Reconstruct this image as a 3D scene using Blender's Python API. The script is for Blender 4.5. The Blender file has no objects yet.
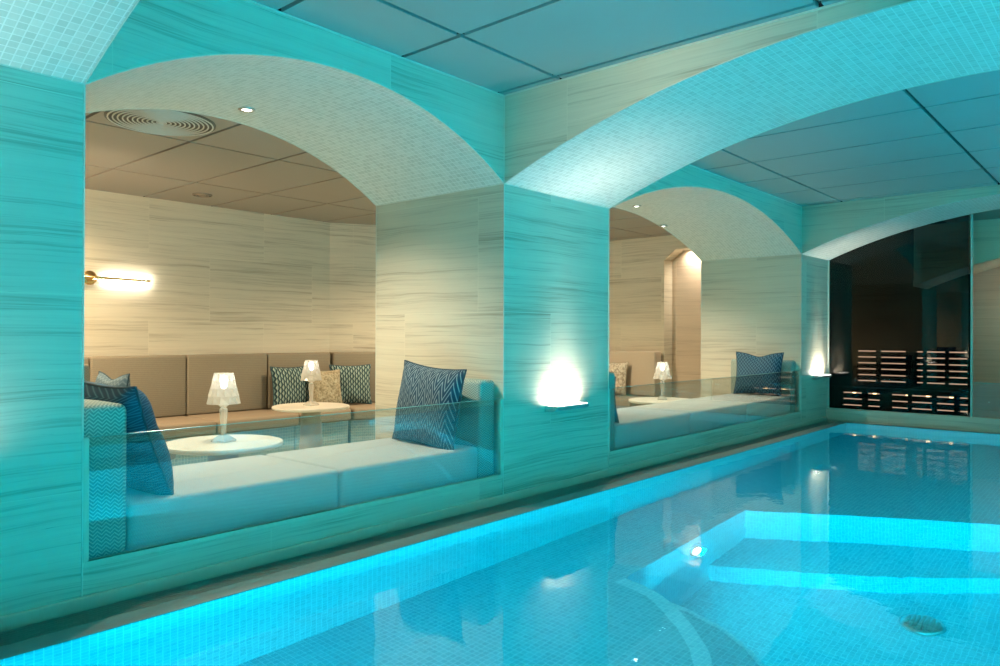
import bpy, bmesh, math, random
from mathutils import Vector, Matrix
random.seed(7)
SC = bpy.context.scene
COL = SC.collection
PI = math.pi
R_ = math.radians

# ------------------------------------------------------------------ materials
def new_mat(name):
    m = bpy.data.materials.new(name); m.use_nodes = True
    nt = m.node_tree; nt.nodes.clear()
    out = nt.nodes.new('ShaderNodeOutputMaterial')
    return m, nt, out

class N:
    """tiny node helper"""
    def __init__(s, nt): s.nt = nt
    def n(s, t, **kw):
        x = s.nt.nodes.new(t)
        for k, v in kw.items():
            if hasattr(x, k): setattr(x, k, v)
        return x
    def l(s, a, b): s.nt.links.new(a, b)
    def math(s, op, a, b=None, c=None):
        x = s.n('ShaderNodeMath'); x.operation = op
        for i, v in enumerate((a, b, c)):
            if v is None: continue
            if isinstance(v, (int, float)): x.inputs[i].default_value = v
            else: s.l(v, x.inputs[i])
        return x.outputs[0]
    def comb(s, x, y, z=0.0):
        c = s.n('ShaderNodeCombineXYZ')
        for i, v in enumerate((x, y, z)):
            if isinstance(v, (int, float)): c.inputs[i].default_value = v
            else: s.l(v, c.inputs[i])
        return c.outputs[0]
    def pos(s):
        g = s.n('ShaderNodeNewGeometry'); sep = s.n('ShaderNodeSeparateXYZ')
        s.l(g.outputs['Position'], sep.inputs[0]); return sep.outputs
    def uv(s):
        g = s.n('ShaderNodeUVMap'); sep = s.n('ShaderNodeSeparateXYZ')
        s.l(g.outputs[0], sep.inputs[0]); return sep.outputs
    def objc(s):
        g = s.n('ShaderNodeTexCoord'); sep = s.n('ShaderNodeSeparateXYZ')
        s.l(g.outputs['Object'], sep.inputs[0]); return sep.outputs
    def ramp(s, fac, stops):
        r = s.n('ShaderNodeValToRGB'); e = r.color_ramp.elements
        while len(e) < len(stops): e.new(.5)
        for i, (p, c) in enumerate(stops):
            e[i].position = p; e[i].color = (*c, 1)
        s.l(fac, r.inputs[0]); return r.outputs[0]
    def noise(s, vec, scale=1, detail=3, rough=.5):
        x = s.n('ShaderNodeTexNoise'); x.inputs['Scale'].default_value = scale
        x.inputs['Detail'].default_value = detail; x.inputs['Roughness'].default_value = rough
        s.l(vec, x.inputs['Vector']); return x.outputs[0]
    def mix(s, fac, a, b, mode='MIX'):
        x = s.n('ShaderNodeMix'); x.data_type = 'RGBA'; x.blend_type = mode
        for sock, v in ((x.inputs[0], fac), (x.inputs[6], a), (x.inputs[7], b)):
            if isinstance(v, (int, float)): sock.default_value = v
            elif isinstance(v, tuple): sock.default_value = (*v, 1)
            else: s.l(v, sock)
        return x.outputs[2]
    def brick(s, vec, w, h, mortar, offset=.5, c1=(1, 1, 1), c2=(.8, .8, .8), cm=(0, 0, 0)):
        b = s.n('ShaderNodeTexBrick'); b.offset = offset; b.squash = 1
        b.inputs['Scale'].default_value = 1
        b.inputs['Brick Width'].default_value = w; b.inputs['Row Height'].default_value = h
        b.inputs['Mortar Size'].default_value = mortar; b.inputs['Mortar Smooth'].default_value = .1
        b.inputs['Color1'].default_value = (*c1, 1); b.inputs['Color2'].default_value = (*c2, 1)
        b.inputs['Mortar'].default_value = (*cm, 1)
        s.l(vec, b.inputs['Vector']); return b
    def bsdf(s, out, color, rough=.5, metal=0, spec=.5, bump=None, bstr=.2, bdist=.002):
        p = s.n('ShaderNodeBsdfPrincipled')
        if isinstance(color, tuple): p.inputs['Base Color'].default_value = (*color, 1)
        else: s.l(color, p.inputs['Base Color'])
        p.inputs['Roughness'].default_value = rough; p.inputs['Metallic'].default_value = metal
        p.inputs['Specular IOR Level'].default_value = spec
        if bump is not None:
            b = s.n('ShaderNodeBump'); b.inputs['Strength'].default_value = bstr; b.inputs['Distance'].default_value = bdist
            s.l(bump, b.inputs['Height']); s.l(b.outputs[0], p.inputs['Normal'])
        s.l(p.outputs[0], out.inputs[0]); return p

def simple(name, col, rough=.5, metal=0, spec=.5, vary=.06, scale=30):
    m, nt, out = new_mat(name); k = N(nt)
    o = k.objc(); nz = k.noise(k.comb(o[0], o[1], o[2]), scale, 3)
    c = k.mix(nz, tuple(x * (1 - vary) for x in col), tuple(min(1, x * (1 + vary)) for x in col))
    k.bsdf(out, c, rough, metal, spec)
    return m

def emit(name, col, st):
    m, nt, out = new_mat(name); k = N(nt)
    e = k.n('ShaderNodeEmission'); e.inputs[0].default_value = (*col, 1); e.inputs[1].default_value = st
    k.l(e.outputs[0], out.inputs[0]); return m

def stone(name, light, dark, vein, pw=1.25, ph=.66, zoff=.27, uoff=.2, rough=.45):
    m, nt, out = new_mat(name); k = N(nt)
    p = k.pos(); u = k.math('ADD', p[0], p[1]); v = p[2]
    br = k.brick(k.comb(k.math('ADD', u, uoff), k.math('ADD', v, zoff)), pw, ph, .0016, .5, (.0, .0, .0), (1, 1, 1), (.5, .5, .5))
    tone = br.outputs[0]
    sh = k.math('MULTIPLY', tone, 7.3)
    warp = k.noise(k.comb(k.math('MULTIPLY', u, 1.6), k.math('MULTIPLY', v, 3), sh), 1, 2)
    vv = k.math('ADD', v, k.math('MULTIPLY', warp, .045))
    n1 = k.noise(k.comb(k.math('MULTIPLY', u, .42), k.math('MULTIPLY', vv, 24), sh), 1, 5, .66)
    n2 = k.noise(k.comb(k.math('MULTIPLY', u, 1.8), k.math('MULTIPLY', vv, 120), sh), 1, 4, .65)
    n3 = k.noise(k.comb(k.math('MULTIPLY', u, .7), k.math('MULTIPLY', vv, 4.5), sh), 1, 2, .5)
    f = k.math('ADD', k.math('MULTIPLY', n1, .44), k.math('ADD', k.math('MULTIPLY', n2, .42), k.math('MULTIPLY', n3, .25)))
    c = k.ramp(f, [(.38, vein), (.47, dark), (.54, light), (.68, tuple(min(1, x * 1.1) for x in light))])
    # small dark pits stretched along the veins
    pit = k.noise(k.comb(k.math('MULTIPLY', u, 9), k.math('MULTIPLY', vv, 190), sh), 1, 2, .7)
    pm = k.ramp(pit, [(.70, (0, 0, 0)), (.78, (1, 1, 1))])
    c = k.mix(k.math('MULTIPLY', pm, .45), c, tuple(x * .5 for x in vein))
    c = k.mix(k.math('MULTIPLY', tone, .16), c, tuple(x * .55 for x in light))
    c = k.mix(br.outputs['Fac'], c, tuple(min(1, x * 1.12) for x in light))
    k.bsdf(out, c, rough, 0, .35, bump=k.math('SUBTRACT', n2, k.math('MULTIPLY', pm, .3)), bstr=.12)
    return m

def mosaic_uv(name, c1, c2, grout, size=.030, gap=.0020, rough=.35):
    m, nt, out = new_mat(name); k = N(nt)
    u = k.uv()
    b = k.brick(k.comb(u[0], u[1]), size, size, gap, 0, c1, c2, grout)
    nz = k.noise(k.comb(k.math('MULTIPLY', u[0], 25), k.math('MULTIPLY', u[1], 160)), 1, 3)
    c = k.mix(k.math('MULTIPLY', nz, .25), b.outputs[0], tuple(x * .6 for x in c2))
    k.bsdf(out, c, rough, 0, .4, bump=k.math('MULTIPLY', b.outputs['Fac'], -1.0), bstr=.3)
    return m

def mosaic_pos(name, c1, c2, grout, size=.025, gap=.002, rough=.3):
    """square glass mosaic laid on floors (x,y) and walls (x+y,z)"""
    m, nt, out = new_mat(name); k = N(nt)
    p = k.pos(); g = k.n('ShaderNodeNewGeometry'); sp = k.n('ShaderNodeSeparateXYZ'); k.l(g.outputs['True Normal'], sp.inputs[0])
    flat = k.math('GREATER_THAN', k.math('ABSOLUTE', sp.outputs[2]), .6)
    wall = k.math('SUBTRACT', 1, flat)
    s = k.math('ADD', p[0], p[1])
    u = k.math('ADD', k.math('MULTIPLY', flat, p[0]), k.math('MULTIPLY', wall, s))
    v = k.math('ADD', k.math('MULTIPLY', flat, p[1]), k.math('MULTIPLY', wall, p[2]))
    uv = k.comb(u, v)
    b = k.brick(uv, size, size, gap, 0, c1, c2, grout)
    nz = k.noise(uv, 22, 4, .65)
    dk = k.ramp(nz, [(.55, (0, 0, 0)), (.75, (1, 1, 1))])
    c = k.mix(k.math('MULTIPLY', dk, .3), b.outputs[0], tuple(x * .55 for x in c2))
    k.bsdf(out, c, rough, 0, .4)
    return m

def fabric(name, c1, c2, sx=220, sy=260, rough=.9, mode='weave'):
    m, nt, out = new_mat(name); k = N(nt)
    o = k.objc(); u = k.math('ADD', o[0], o[1]); v = o[2]
    a = k.math('SINE', k.math('MULTIPLY', u, sx)); b = k.math('SINE', k.math('MULTIPLY', k.math('ADD', v, k.math('MULTIPLY', o[1], .9)), sy))
    f = k.math('ADD', k.math('MULTIPLY', k.math('MULTIPLY', a, b), .5), .5)
    nz = k.noise(k.comb(o[0], o[1], o[2]), 70, 3)
    f = k.math('ADD', k.math('MULTIPLY', f, .6), k.math('MULTIPLY', nz, .4))
    k.bsdf(out, k.mix(f, c1, c2), rough, 0, .2, bump=f, bstr=.25)
    return m

def chevron(name, dark, mid, line, cols=9, rows=15, amp=.55, rough=.8, vert=False):
    m, nt, out = new_mat(name); k = N(nt)
    u0 = k.uv(); u, v = (u0[1], u0[0]) if vert else (u0[0], u0[1])
    tri = k.math('ABSOLUTE', k.math('SUBTRACT', k.math('FRACT', k.math('MULTIPLY', u, cols)), .5))
    t = k.math('FRACT', k.math('ADD', k.math('MULTIPLY', v, rows), k.math('MULTIPLY', tri, amp * 4)))
    t2 = k.math('ABSOLUTE', k.math('SUBTRACT', t, .5))
    c = k.ramp(t2, [(.0, line), (.16, mid), (.3, dark), (.5, dark)])
    nz = k.noise(k.comb(u, v), 90, 2)
    c = k.mix(k.math('MULTIPLY', nz, .35), c, dark)
    k.bsdf(out, c, rough, 0, .3, bump=t2, bstr=-.5, bdist=.006)
    return m

def leafgrid(name, dark, mid, light, cols=8, rows=7):
    m, nt, out = new_mat(name); k = N(nt)
    u = k.uv()
    row = k.math('FLOOR', k.math('MULTIPLY', u[1], rows * 2))
    sh = k.math('MULTIPLY', k.math('MODULO', row, 2), .5)
    def lens(off):
        fx = k.math('SUBTRACT', k.math('FRACT', k.math('ADD', k.math('MULTIPLY', u[0], cols), off)), .5)
        fy = k.math('SUBTRACT', k.math('FRACT', k.math('ADD', k.math('MULTIPLY', u[1], rows), off)), .5)
        return fx, k.math('ADD', k.math('MULTIPLY', k.math('ABSOLUTE', fx), 2.1), k.math('ABSOLUTE', fy))
    fx, a = lens(0.0); gx, b = lens(.5)
    ia = k.math('LESS_THAN', a, .5); ib = k.math('LESS_THAN', b, .5)
    side = k.math('GREATER_THAN', fx, 0); sideb = k.math('GREATER_THAN', gx, 0)
    ca = k.mix(side, light, mid); cb = k.mix(sideb, light, mid)
    c = k.mix(ia, dark, ca); c = k.mix(ib, c, cb)
    k.bsdf(out, c, .85, 0, .2)
    return m

def glassy(name, tint=(1, 1, 1), ior=1.45, rough=0.0, extra=0.0):
    """a thin clear pane: straight-through transmission plus Fresnel reflection"""
    m, nt, out = new_mat(name); k = N(nt)
    t = k.n('ShaderNodeBsdfTransparent'); t.inputs[0].default_value = (*tint, 1)
    g = k.n('ShaderNodeBsdfGlossy'); g.inputs['Roughness'].default_value = rough
    f = k.n('ShaderNodeFresnel'); gm = k.n('ShaderNodeNewGeometry')   # same Fresnel curve on both faces of the thin pane
    k.l(k.math('ADD', k.math('MULTIPLY', gm.outputs['Backfacing'], 1 / ior - ior), ior), f.inputs[0])
    mx = k.n('ShaderNodeMixShader'); k.l(k.math('ADD', f.outputs[0], extra), mx.inputs[0])
    k.l(t.outputs[0], mx.inputs[1]); k.l(g.outputs[0], mx.inputs[2]); k.l(mx.outputs[0], out.inputs[0])
    return m

M = {}
M['stone'] = stone('travertine', (.60, .545, .425), (.47, .42, .32), (.32, .275, .20))
M['stone_warm'] = stone('travertine_warm', (.60, .49, .37), (.52, .41, .30), (.42, .32, .23), uoff=.5)
M['lip'] = simple('pale_stone', (.60, .56, .43), .4)
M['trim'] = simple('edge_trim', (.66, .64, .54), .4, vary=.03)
M['soffit'] = mosaic_uv('soffit_mosaic', (.74, .75, .67), (.60, .62, .54), (.88, .88, .82))
M['pool'] = mosaic_pos('pool_mosaic', (.10, .52, .60), (.07, .44, .53), (.16, .62, .70))
M['base_mosaic'] = mosaic_pos('base_mosaic', (.36, .44, .38), (.26, .36, .32), (.50, .56, .47), .03, .003)
M['ceil_lounge'] = simple('ceiling_panel_warm', (.37, .33, .29), .5, spec=.3, vary=.03, scale=3)
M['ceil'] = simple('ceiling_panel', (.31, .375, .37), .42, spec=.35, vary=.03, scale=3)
M['gap'] = simple('ceiling_gap', (.05, .05, .05), .8)
M['floor'] = stone('floor_stone', (.45, .42, .34), (.40, .36, .28), (.32, .28, .2))
M['metal'] = simple('grating_metal', (.55, .53, .48), .35, .85)
M['trough'] = simple('trough_dark', (.02, .025, .025), .7)
M['taupe'] = fabric('taupe_fabric', (.20, .17, .125), (.30, .26, .19), 300, 340)
M['sand'] = fabric('sand_fabric', (.46, .39, .30), (.56, .48, .38), 300, 340)
M['seat'] = fabric('seat_fabric', (.27, .21, .15), (.36, .29, .21), 300, 340)
M['bench'] = fabric('bench_fabric', (.44, .45, .43), (.55, .56, .53), 330, 380)
M['bolster'] = chevron('bolster_fabric', (.20, .27, .24), (.42, .46, .38), (.62, .62, .50), 16, 34, .5, vert=False)
M['navy'] = chevron('herringbone_navy', (.016, .05, .085), (.03, .085, .13), (.38, .47, .48), 8, 9, 1.0, vert=False)
M['petrol'] = chevron('herringbone_petrol', (.010, .05, .085), (.02, .085, .13), (.09, .20, .25), 10, 11, 1.1, vert=True)
M['diamond'] = chevron('diamond_blue', (.012, .05, .09), (.03, .10, .16), (.18, .32, .38), 13, 10, .5, vert=False)
M['greyblue'] = chevron('greyblue_weave', (.08, .14, .18), (.12, .19, .24), (.18, .25, .29), 12, 14, .3)
M['leaf'] = leafgrid('leaf_grid', (.02, .05, .06), (.13, .21, .20), (.36, .43, .37))
M['pipe_dark'] = simple('piping_dark', (.02, .05, .07), .8)
M['pipe_tan'] = simple('piping_tan', (.32, .27, .18), .8)
M['tabletop'] = simple('table_white', (.76, .70, .60), .35, vary=.04)
M['pedestal'] = simple('table_pedestal', (.40, .38, .31), .45)
M['brass'] = simple('brass', (.72, .50, .22), .25, 1.0)
M['steel'] = simple('steel', (.60, .60, .58), .28, 1.0)
M['white'] = simple('white_enamel', (.80, .79, .75), .4)
M['housing'] = simple('sconce_housing', (.55, .55, .53), .35, .6)
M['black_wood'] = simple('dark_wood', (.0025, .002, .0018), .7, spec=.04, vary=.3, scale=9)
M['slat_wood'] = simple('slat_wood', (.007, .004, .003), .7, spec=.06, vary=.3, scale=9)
M['glass'] = glassy('clear_glass', (.96, .995, .985), 1.6, extra=.09)
M['darkglass'] = glassy('dark_glass', (.62, .58, .55), 1.5)
M['glow'] = emit('lamp_glow', (1.0, .94, .84), 10)
M['sconce_glow'] = emit('sconce_glow', (1.0, .95, .86), 9)
M['spot_glow'] = emit('spot_glow', (1.0, .95, .85), 18)
M['sauna_strip'] = emit('sauna_strip', (1.0, .72, .54), 1.7)
M['sauna_bulb'] = emit('sauna_bulb', (1.0, .72, .38), 12)
M['poolglow'] = emit('pool_lamp_glow', (.75, 1.0, 1.0), 14)
M['teal_fill_glow'] = emit('teal_fill_emission', (0.0, .85, .9), 4)  # glow of the added teal strip on the opposite wall

# floral / shaggy beige
def shag(name, c1, c2, c3, sc=38):
    m, nt, out = new_mat(name); k = N(nt)
    o = k.objc(); v = k.comb(o[0], o[1], o[2])
    n1 = k.noise(v, sc, 4, .7)
    c = k.ramp(n1, [(.38, c1), (.5, c2), (.62, c3)])
    k.bsdf(out, c, .95, 0, .1, bump=n1, bstr=.6, bdist=.01); return m
M['shag'] = shag('shaggy_beige', (.22, .18, .11), (.36, .31, .21), (.46, .41, .30), 45)
M['floral'] = shag('floral_beige', (.28, .24, .19), (.55, .50, .40), (.68, .64, .54), 34)

# crystal-like acrylic of the lamps
def acrylic():
    m, nt, out = new_mat('clear_acrylic'); k = N(nt)
    t = k.n('ShaderNodeBsdfTransparent'); t.inputs[0].default_value = (.97, .97, .95, 1)
    g = k.n('ShaderNodeBsdfGlossy'); g.inputs['Roughness'].default_value = .05
    tr = k.n('ShaderNodeBsdfTranslucent'); tr.inputs[0].default_value = (.95, .93, .86, 1)
    d = k.n('ShaderNodeBsdfDiffuse'); d.inputs[0].default_value = (.92, .91, .87, 1)
    lw = k.n('ShaderNodeLayerWeight'); lw.inputs[0].default_value = .35
    m1 = k.n('ShaderNodeMixShader'); k.l(lw.outputs['Facing'], m1.inputs[0]); k.l(t.outputs[0], m1.inputs[1]); k.l(g.outputs[0], m1.inputs[2])
    m2 = k.n('ShaderNodeMixShader'); m2.inputs[0].default_value = .5; k.l(tr.outputs[0], m2.inputs[1]); k.l(d.outputs[0], m2.inputs[2])
    m3 = k.n('ShaderNodeMixShader'); m3.inputs[0].default_value = .36; k.l(m1.outputs[0], m3.inputs[1]); k.l(m2.outputs[0], m3.inputs[2])
    k.l(m3.outputs[0], out.inputs[0]); return m
M['acrylic'] = acrylic()

def water():
    m, nt, out = new_mat('pool_water'); k = N(nt)
    p = k.pos()
    n1 = k.noise(k.comb(p[0], p[1], 0.0), 5, 2, .5)
    n2 = k.noise(k.comb(p[0], p[1], 3.0), 26, 2, .5)
    h = k.math('ADD', n1, k.math('MULTIPLY', n2, .12))
    b = k.n('ShaderNodeBump'); b.inputs['Strength'].default_value = .06; b.inputs['Distance'].default_value = .02
    k.l(h, b.inputs['Height'])
    g = k.n('ShaderNodeBsdfGlass'); g.inputs['Color'].default_value = (.86, .985, 1, 1)
    g.inputs['Roughness'].default_value = 0.0; g.inputs['IOR'].default_value = 1.33
    k.l(b.outputs[0], g.inputs['Normal']); k.l(g.outputs[0], out.inputs[0]); return m
M['water'] = water()

# ------------------------------------------------------------------ mesh tools
class MB:
    def __init__(s): s.v = []; s.f = []; s.uv = []; s.has = False
    def quad(s, *pts, uv=None):
        i = len(s.v); s.v += [tuple(p) for p in pts]; s.f.append(tuple(range(i, i + len(pts))))
        if uv: s.has = True
        s.uv.append(uv or [(0, 0)] * len(pts)); return s
    def box(s, x0, x1, y0, y1, z0, z1):
        a = [(x0, y0, z0), (x1, y0, z0), (x1, y1, z0), (x0, y1, z0), (x0, y0, z1), (x1, y0, z1), (x1, y1, z1), (x0, y1, z1)]
        for q in ((3, 2, 1, 0), (4, 5, 6, 7), (0, 1, 5, 4), (1, 2, 6, 5), (2, 3, 7, 6), (3, 0, 4, 7)):
            s.quad(*[a[k] for k in q])
        return s
    def tube(s, pts, r, n=8, closed=False, caps=True):
        pts = [Vector(p) for p in pts]; rings = []; L = len(pts); up0 = None
        for i, p in enumerate(pts):
            a = pts[(i - 1) % L] if (closed or i > 0) else p; b = pts[(i + 1) % L] if (closed or i < L - 1) else p
            t = (b - a).normalized()
            ref = Vector((0, 0, 1)) if abs(t.z) < .9 else Vector((1, 0, 0))
            if up0 is not None:
                ref = up0
            x = t.cross(ref)
            if x.length < 1e-5: x = t.cross(Vector((0, 1, 0)))
            x.normalize(); y = x.cross(t).normalized(); up0 = y
            rr = r[i] if isinstance(r, (list, tuple)) else r
            base = len(s.v)
            for k in range(n):
                a_ = 2 * PI * (k + .5) / n
                s.v.append(tuple(p + (x * math.cos(a_) + y * math.sin(a_)) * rr))
            rings.append(base)
        for i in range(L if closed else L - 1):
            A, B = rings[i], rings[(i + 1) % L]
            for k in range(n):
                s.f.append((A + k, A + (k + 1) % n, B + (k + 1) % n, B + k)); s.uv.append([(0, 0)] * 4)
        if caps and not closed:
            s.f.append(tuple(rings[0] + k for k in range(n))[::-1]); s.uv.append([(0, 0)] * n)
            s.f.append(tuple(rings[-1] + k for k in range(n))); s.uv.append([(0, 0)] * n)
        return s
    def lathe(s, prof, n=32, c=(0, 0, 0), axis='z', phase=0.0):
        rings = []
        for r, z in prof:
            base = len(s.v)
            for k in range(n):
                a = 2 * PI * (k + phase) / n; x, y = r * math.cos(a), r * math.sin(a)
                if axis == 'z': q = (c[0] + x, c[1] + y, c[2] + z)
                elif axis == 'x': q = (c[0] + z, c[1] + x, c[2] + y)
                else: q = (c[0] + x, c[1] + z, c[2] + y)
                s.v.append(q)
            rings.append(base)
        for A, B in zip(rings, rings[1:]):
            for k in range(n):
                s.f.append((A + k, A + (k + 1) % n, B + (k + 1) % n, B + k)); s.uv.append([(0, 0)] * 4)
        for R, rev in ((rings[0], True), (rings[-1], False)):
            f = tuple(R + k for k in range(n)); s.f.append(f[::-1] if rev else f); s.uv.append([(0, 0)] * n)
        return s
    def build(s, name, mat, parent=None, smooth=False, bevel=0, seg=3, weld=False):
        me = bpy.data.meshes.new(name); me.from_pydata(s.v, [], s.f); me.update()
        if s.has:
            ul = me.uv_layers.new(name='UVMap'); i = 0
            for f, u in zip(me.polygons, s.uv):
                for k in range(len(f.vertices)): ul.data[f.loop_start + k].uv = u[k]
        if weld or bevel:
            bm = bmesh.new(); bm.from_mesh(me)
            bmesh.ops.remove_doubles(bm, verts=bm.verts, dist=1e-5)
            if bevel:
                bmesh.ops.recalc_face_normals(bm, faces=bm.faces)
                bmesh.ops.bevel(bm, geom=list(bm.edges), offset=bevel, segments=seg, profile=.5, affect='EDGES', clamp_overlap=True)
            bm.to_mesh(me); bm.free()
        me.materials.append(mat)
        if smooth or bevel:
            for p in me.polygons: p.use_smooth = True
        if bevel:
            try: me.set_sharp_from_angle(angle=math.radians(50))
            except Exception: pass
        o = bpy.data.objects.new(name, me); COL.objects.link(o)
        if parent: o.parent = parent
        return o

def tag(o, label, cat, group=None):
    o['label'] = label; o['category'] = cat
    if group: o['group'] = group
    return o
def thing(name, label, cat, loc=(0, 0, 0), rz=0, group=None):
    e = bpy.data.objects.new(name, None); COL.objects.link(e); e.empty_display_size = .1
    e.location = loc; e.rotation_euler = (0, 0, rz)
    return tag(e, label, cat, group)
def struct(o): o['kind'] = 'structure'; return o
def copy_tree(src, loc, rz, label, group=None):
    r = src.copy(); COL.objects.link(r); r.location = loc; r.rotation_euler = (0, 0, rz); r['label'] = label
    if group: r['group'] = group
    for ch in list(src.children):
        c = ch.copy(); COL.objects.link(c); c.parent = r
        for g in list(ch.children):
            d = g.copy(); COL.objects.link(d); d.parent = c
    return r

# ------------------------------------------------------------------ geometry constants
ZC, ZS = 2.25, 1.76
SILL = .128
DEP = -1.10
W1, W2 = (.96, 3.118), (4.178, 7.77)
R1, R2, RT = .335, .367, .42
HX = 4.06
Y_WIN = 8.615
NS = 40
def arch(a, b, rise, n=NS, z0=ZS):
    c, h = (a + b) / 2, (b - a) / 2; R = (h * h + rise * rise) / (2 * rise); zc = z0 + rise - R
    th = math.asin(h / R)
    return [(c + R * math.sin(t), zc + R * math.cos(t)) for t in [-th + 2 * th * i / n for i in range(n + 1)]]

# ------------------------------------------------------------------ side wall with the two arched openings
wl = MB()
def facade_face(mb, x, zlo, spans, opens):
    for a, b in spans: mb.quad((x, a, zlo), (x, b, zlo), (x, b, ZC), (x, a, ZC))
    for (a, b), rise, sill in opens:
        if sill is not None: mb.quad((x, a, zlo), (x, b, zlo), (x, b, sill), (x, a, sill))
        P = arch(a, b, rise)
        for (y0, z0), (y1, z1) in zip(P, P[1:]): mb.quad((x, y0, z0), (x, y1, z1), (x, y1, ZC), (x, y0, ZC))
SP = [(-4.6, W1[0]), (W1[1], W2[0]), (W2[1], Y_WIN)]
facade_face(wl, 0, -.02, SP, [(W1, R1, SILL), (W2, R2, SILL)])
facade_face(wl, DEP, -.31, [(-4.6, W1[0]), (W1[1], W2[0]), (W2[1], 8.9)], [(W1, R1, None), (W2, R2, None)])
for (a, b) in (W1, W2):
    for y in (a, b): wl.quad((0, y, -.31), (DEP, y, -.31), (DEP, y, ZS), (0, y, ZS))
    wl.quad((0, a, SILL), (0, b, SILL), (-.74, b, SILL), (-.74, a, SILL))
    wl.quad((-.74, a, SILL), (-.74, b, SILL), (-.74, b, -.31), (-.74, a, -.31))
struct(wl.build('wall_left', M['stone']))

def vault(axis, a, b, rise, d0, d1, name):
    mb = MB(); P = arch(a, b, rise); s = 0
    for (p0, z0), (p1, z1) in zip(P, P[1:]):
        ds = math.hypot(p1 - p0, z1 - z0)
        if axis == 'x': q = [(d0, p0, z0), (d0, p1, z1), (d1, p1, z1), (d1, p0, z0)]
        else: q = [(p0, d0, z0), (p1, d0, z1), (p1, d1, z1), (p0, d1, z0)]
        mb.quad(*q, uv=[(s, 0), (s + ds, 0), (s + ds, abs(d1 - d0)), (s, abs(d1 - d0))]); s += ds
    o = mb.build(name, M['soffit'], smooth=True, weld=True); return struct(o)
vault('x', *W1, R1, 0, DEP, 'arch_soffit')
vault('x', *W2, R2, 0, DEP, 'arch_soffit')

# transverse arches across the pool hall
def cross_arch(y0, y1, name, front=True, back=True):
    mb = MB(); P = arch(0, HX, RT)
    for y, on in ((y0, front), (y1, back)):
        if not on: continue
        for (x0, z0), (x1, z1) in zip(P, P[1:]): mb.quad((x0, y, z0), (x1, y, z1), (x1, y, ZC), (x0, y, ZC))
    struct(mb.build(name, M['stone']))
    vault('y', 0, HX, RT, y0, y1, 'arch_soffit')
T0, T1, T3 = (-.10, .96), (3.118, 4.178), (7.77, Y_WIN)
for t in (T0, T1, T3): cross_arch(*t, 'wall_cross_arch')

# ------------------------------------------------------------------ bright edge trims on the arrises
tn = [0]
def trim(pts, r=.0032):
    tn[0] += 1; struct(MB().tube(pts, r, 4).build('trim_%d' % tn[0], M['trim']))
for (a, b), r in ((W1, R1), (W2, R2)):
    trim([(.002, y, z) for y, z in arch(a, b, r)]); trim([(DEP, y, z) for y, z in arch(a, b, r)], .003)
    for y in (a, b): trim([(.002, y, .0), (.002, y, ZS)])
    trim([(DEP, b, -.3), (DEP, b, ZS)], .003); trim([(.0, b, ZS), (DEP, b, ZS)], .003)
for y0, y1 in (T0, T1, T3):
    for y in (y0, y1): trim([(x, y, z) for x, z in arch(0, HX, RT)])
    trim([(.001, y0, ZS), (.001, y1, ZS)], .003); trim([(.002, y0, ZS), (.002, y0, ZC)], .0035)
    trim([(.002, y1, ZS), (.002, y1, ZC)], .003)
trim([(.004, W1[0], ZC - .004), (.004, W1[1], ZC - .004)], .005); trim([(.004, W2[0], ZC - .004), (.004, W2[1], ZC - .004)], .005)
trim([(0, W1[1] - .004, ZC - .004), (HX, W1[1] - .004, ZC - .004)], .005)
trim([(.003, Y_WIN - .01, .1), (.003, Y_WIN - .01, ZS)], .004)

# ------------------------------------------------------------------ opposite wall, ends, floors
w = MB(); w.quad((HX, -4.6, -.02), (HX, Y_WIN + 3.5, -.02), (HX, Y_WIN + 3.5, ZC), (HX, -4.6, ZC)); struct(w.build('wall_right', M['stone']))
w = MB(); w.quad((0, -4.6, -.02), (HX, -4.6, -.02), (HX, -4.6, ZC), (0, -4.6, ZC)); struct(w.build('wall_front', M['stone']))
f = MB(); f.box(.26, HX, -4.6, -.6, -.05, 0); f.box(3.8, HX, -.6, 8.39, -.05, 0); f.box(0, .26, -4.6, -.6, -.05, 0)
struct(f.build('floor', M['floor']))
# stone kerb between grating and water, and the far kerb
M['kerb'] = simple('kerb_stone', (.20, .235, .215), .45)
c = MB(); c.box(.155, .2585, -.6, 8.39, -.06, 0.0); struct(c.build('kerb', M['kerb'], bevel=.004, seg=2))
c = MB(); c.box(.155, HX, 8.3915, 8.47, -.06, 0.0); c.box(.155, HX, 8.47, 8.56, -.08, -.02)
struct(c.build('kerb', M['kerb']))
c = MB(); c.box(.0, HX, 8.56, 8.62, -.06, .128); struct(c.build('wall_end_ledge', M['stone']))
# skirting lip under the openings
c = MB(); c.box(-.01, .014, -4.6, 8.56, -.03, .036); struct(c.build('baseboard_left', M['lip'], bevel=.003, seg=2))

# drain channel and metal grating
t = MB(); t.box(.0, .16, -.6, 8.47, -.10, -.06); struct(t.build('floor_channel', M['trough']))
g = thing('drain_grating', 'long dark metal slot grating running between the stone wall and the pool edge', 'drain grating', (.078, 4, -.02))
b = MB()
for i in range(8):
    x = -.066 + i * .0188; b.box(x - .0026, x + .0026, -4.6, 4.46, -.018, .018)
b.build('bar', M['metal'], g)
b = MB(); y = -4.58
while y < 4.45: b.box(-.07, .07, y - .004, y + .004, -.016, .010); y += .05
b.build('cross_rib', M['metal'], g)
g.location.z = -.026

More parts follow.
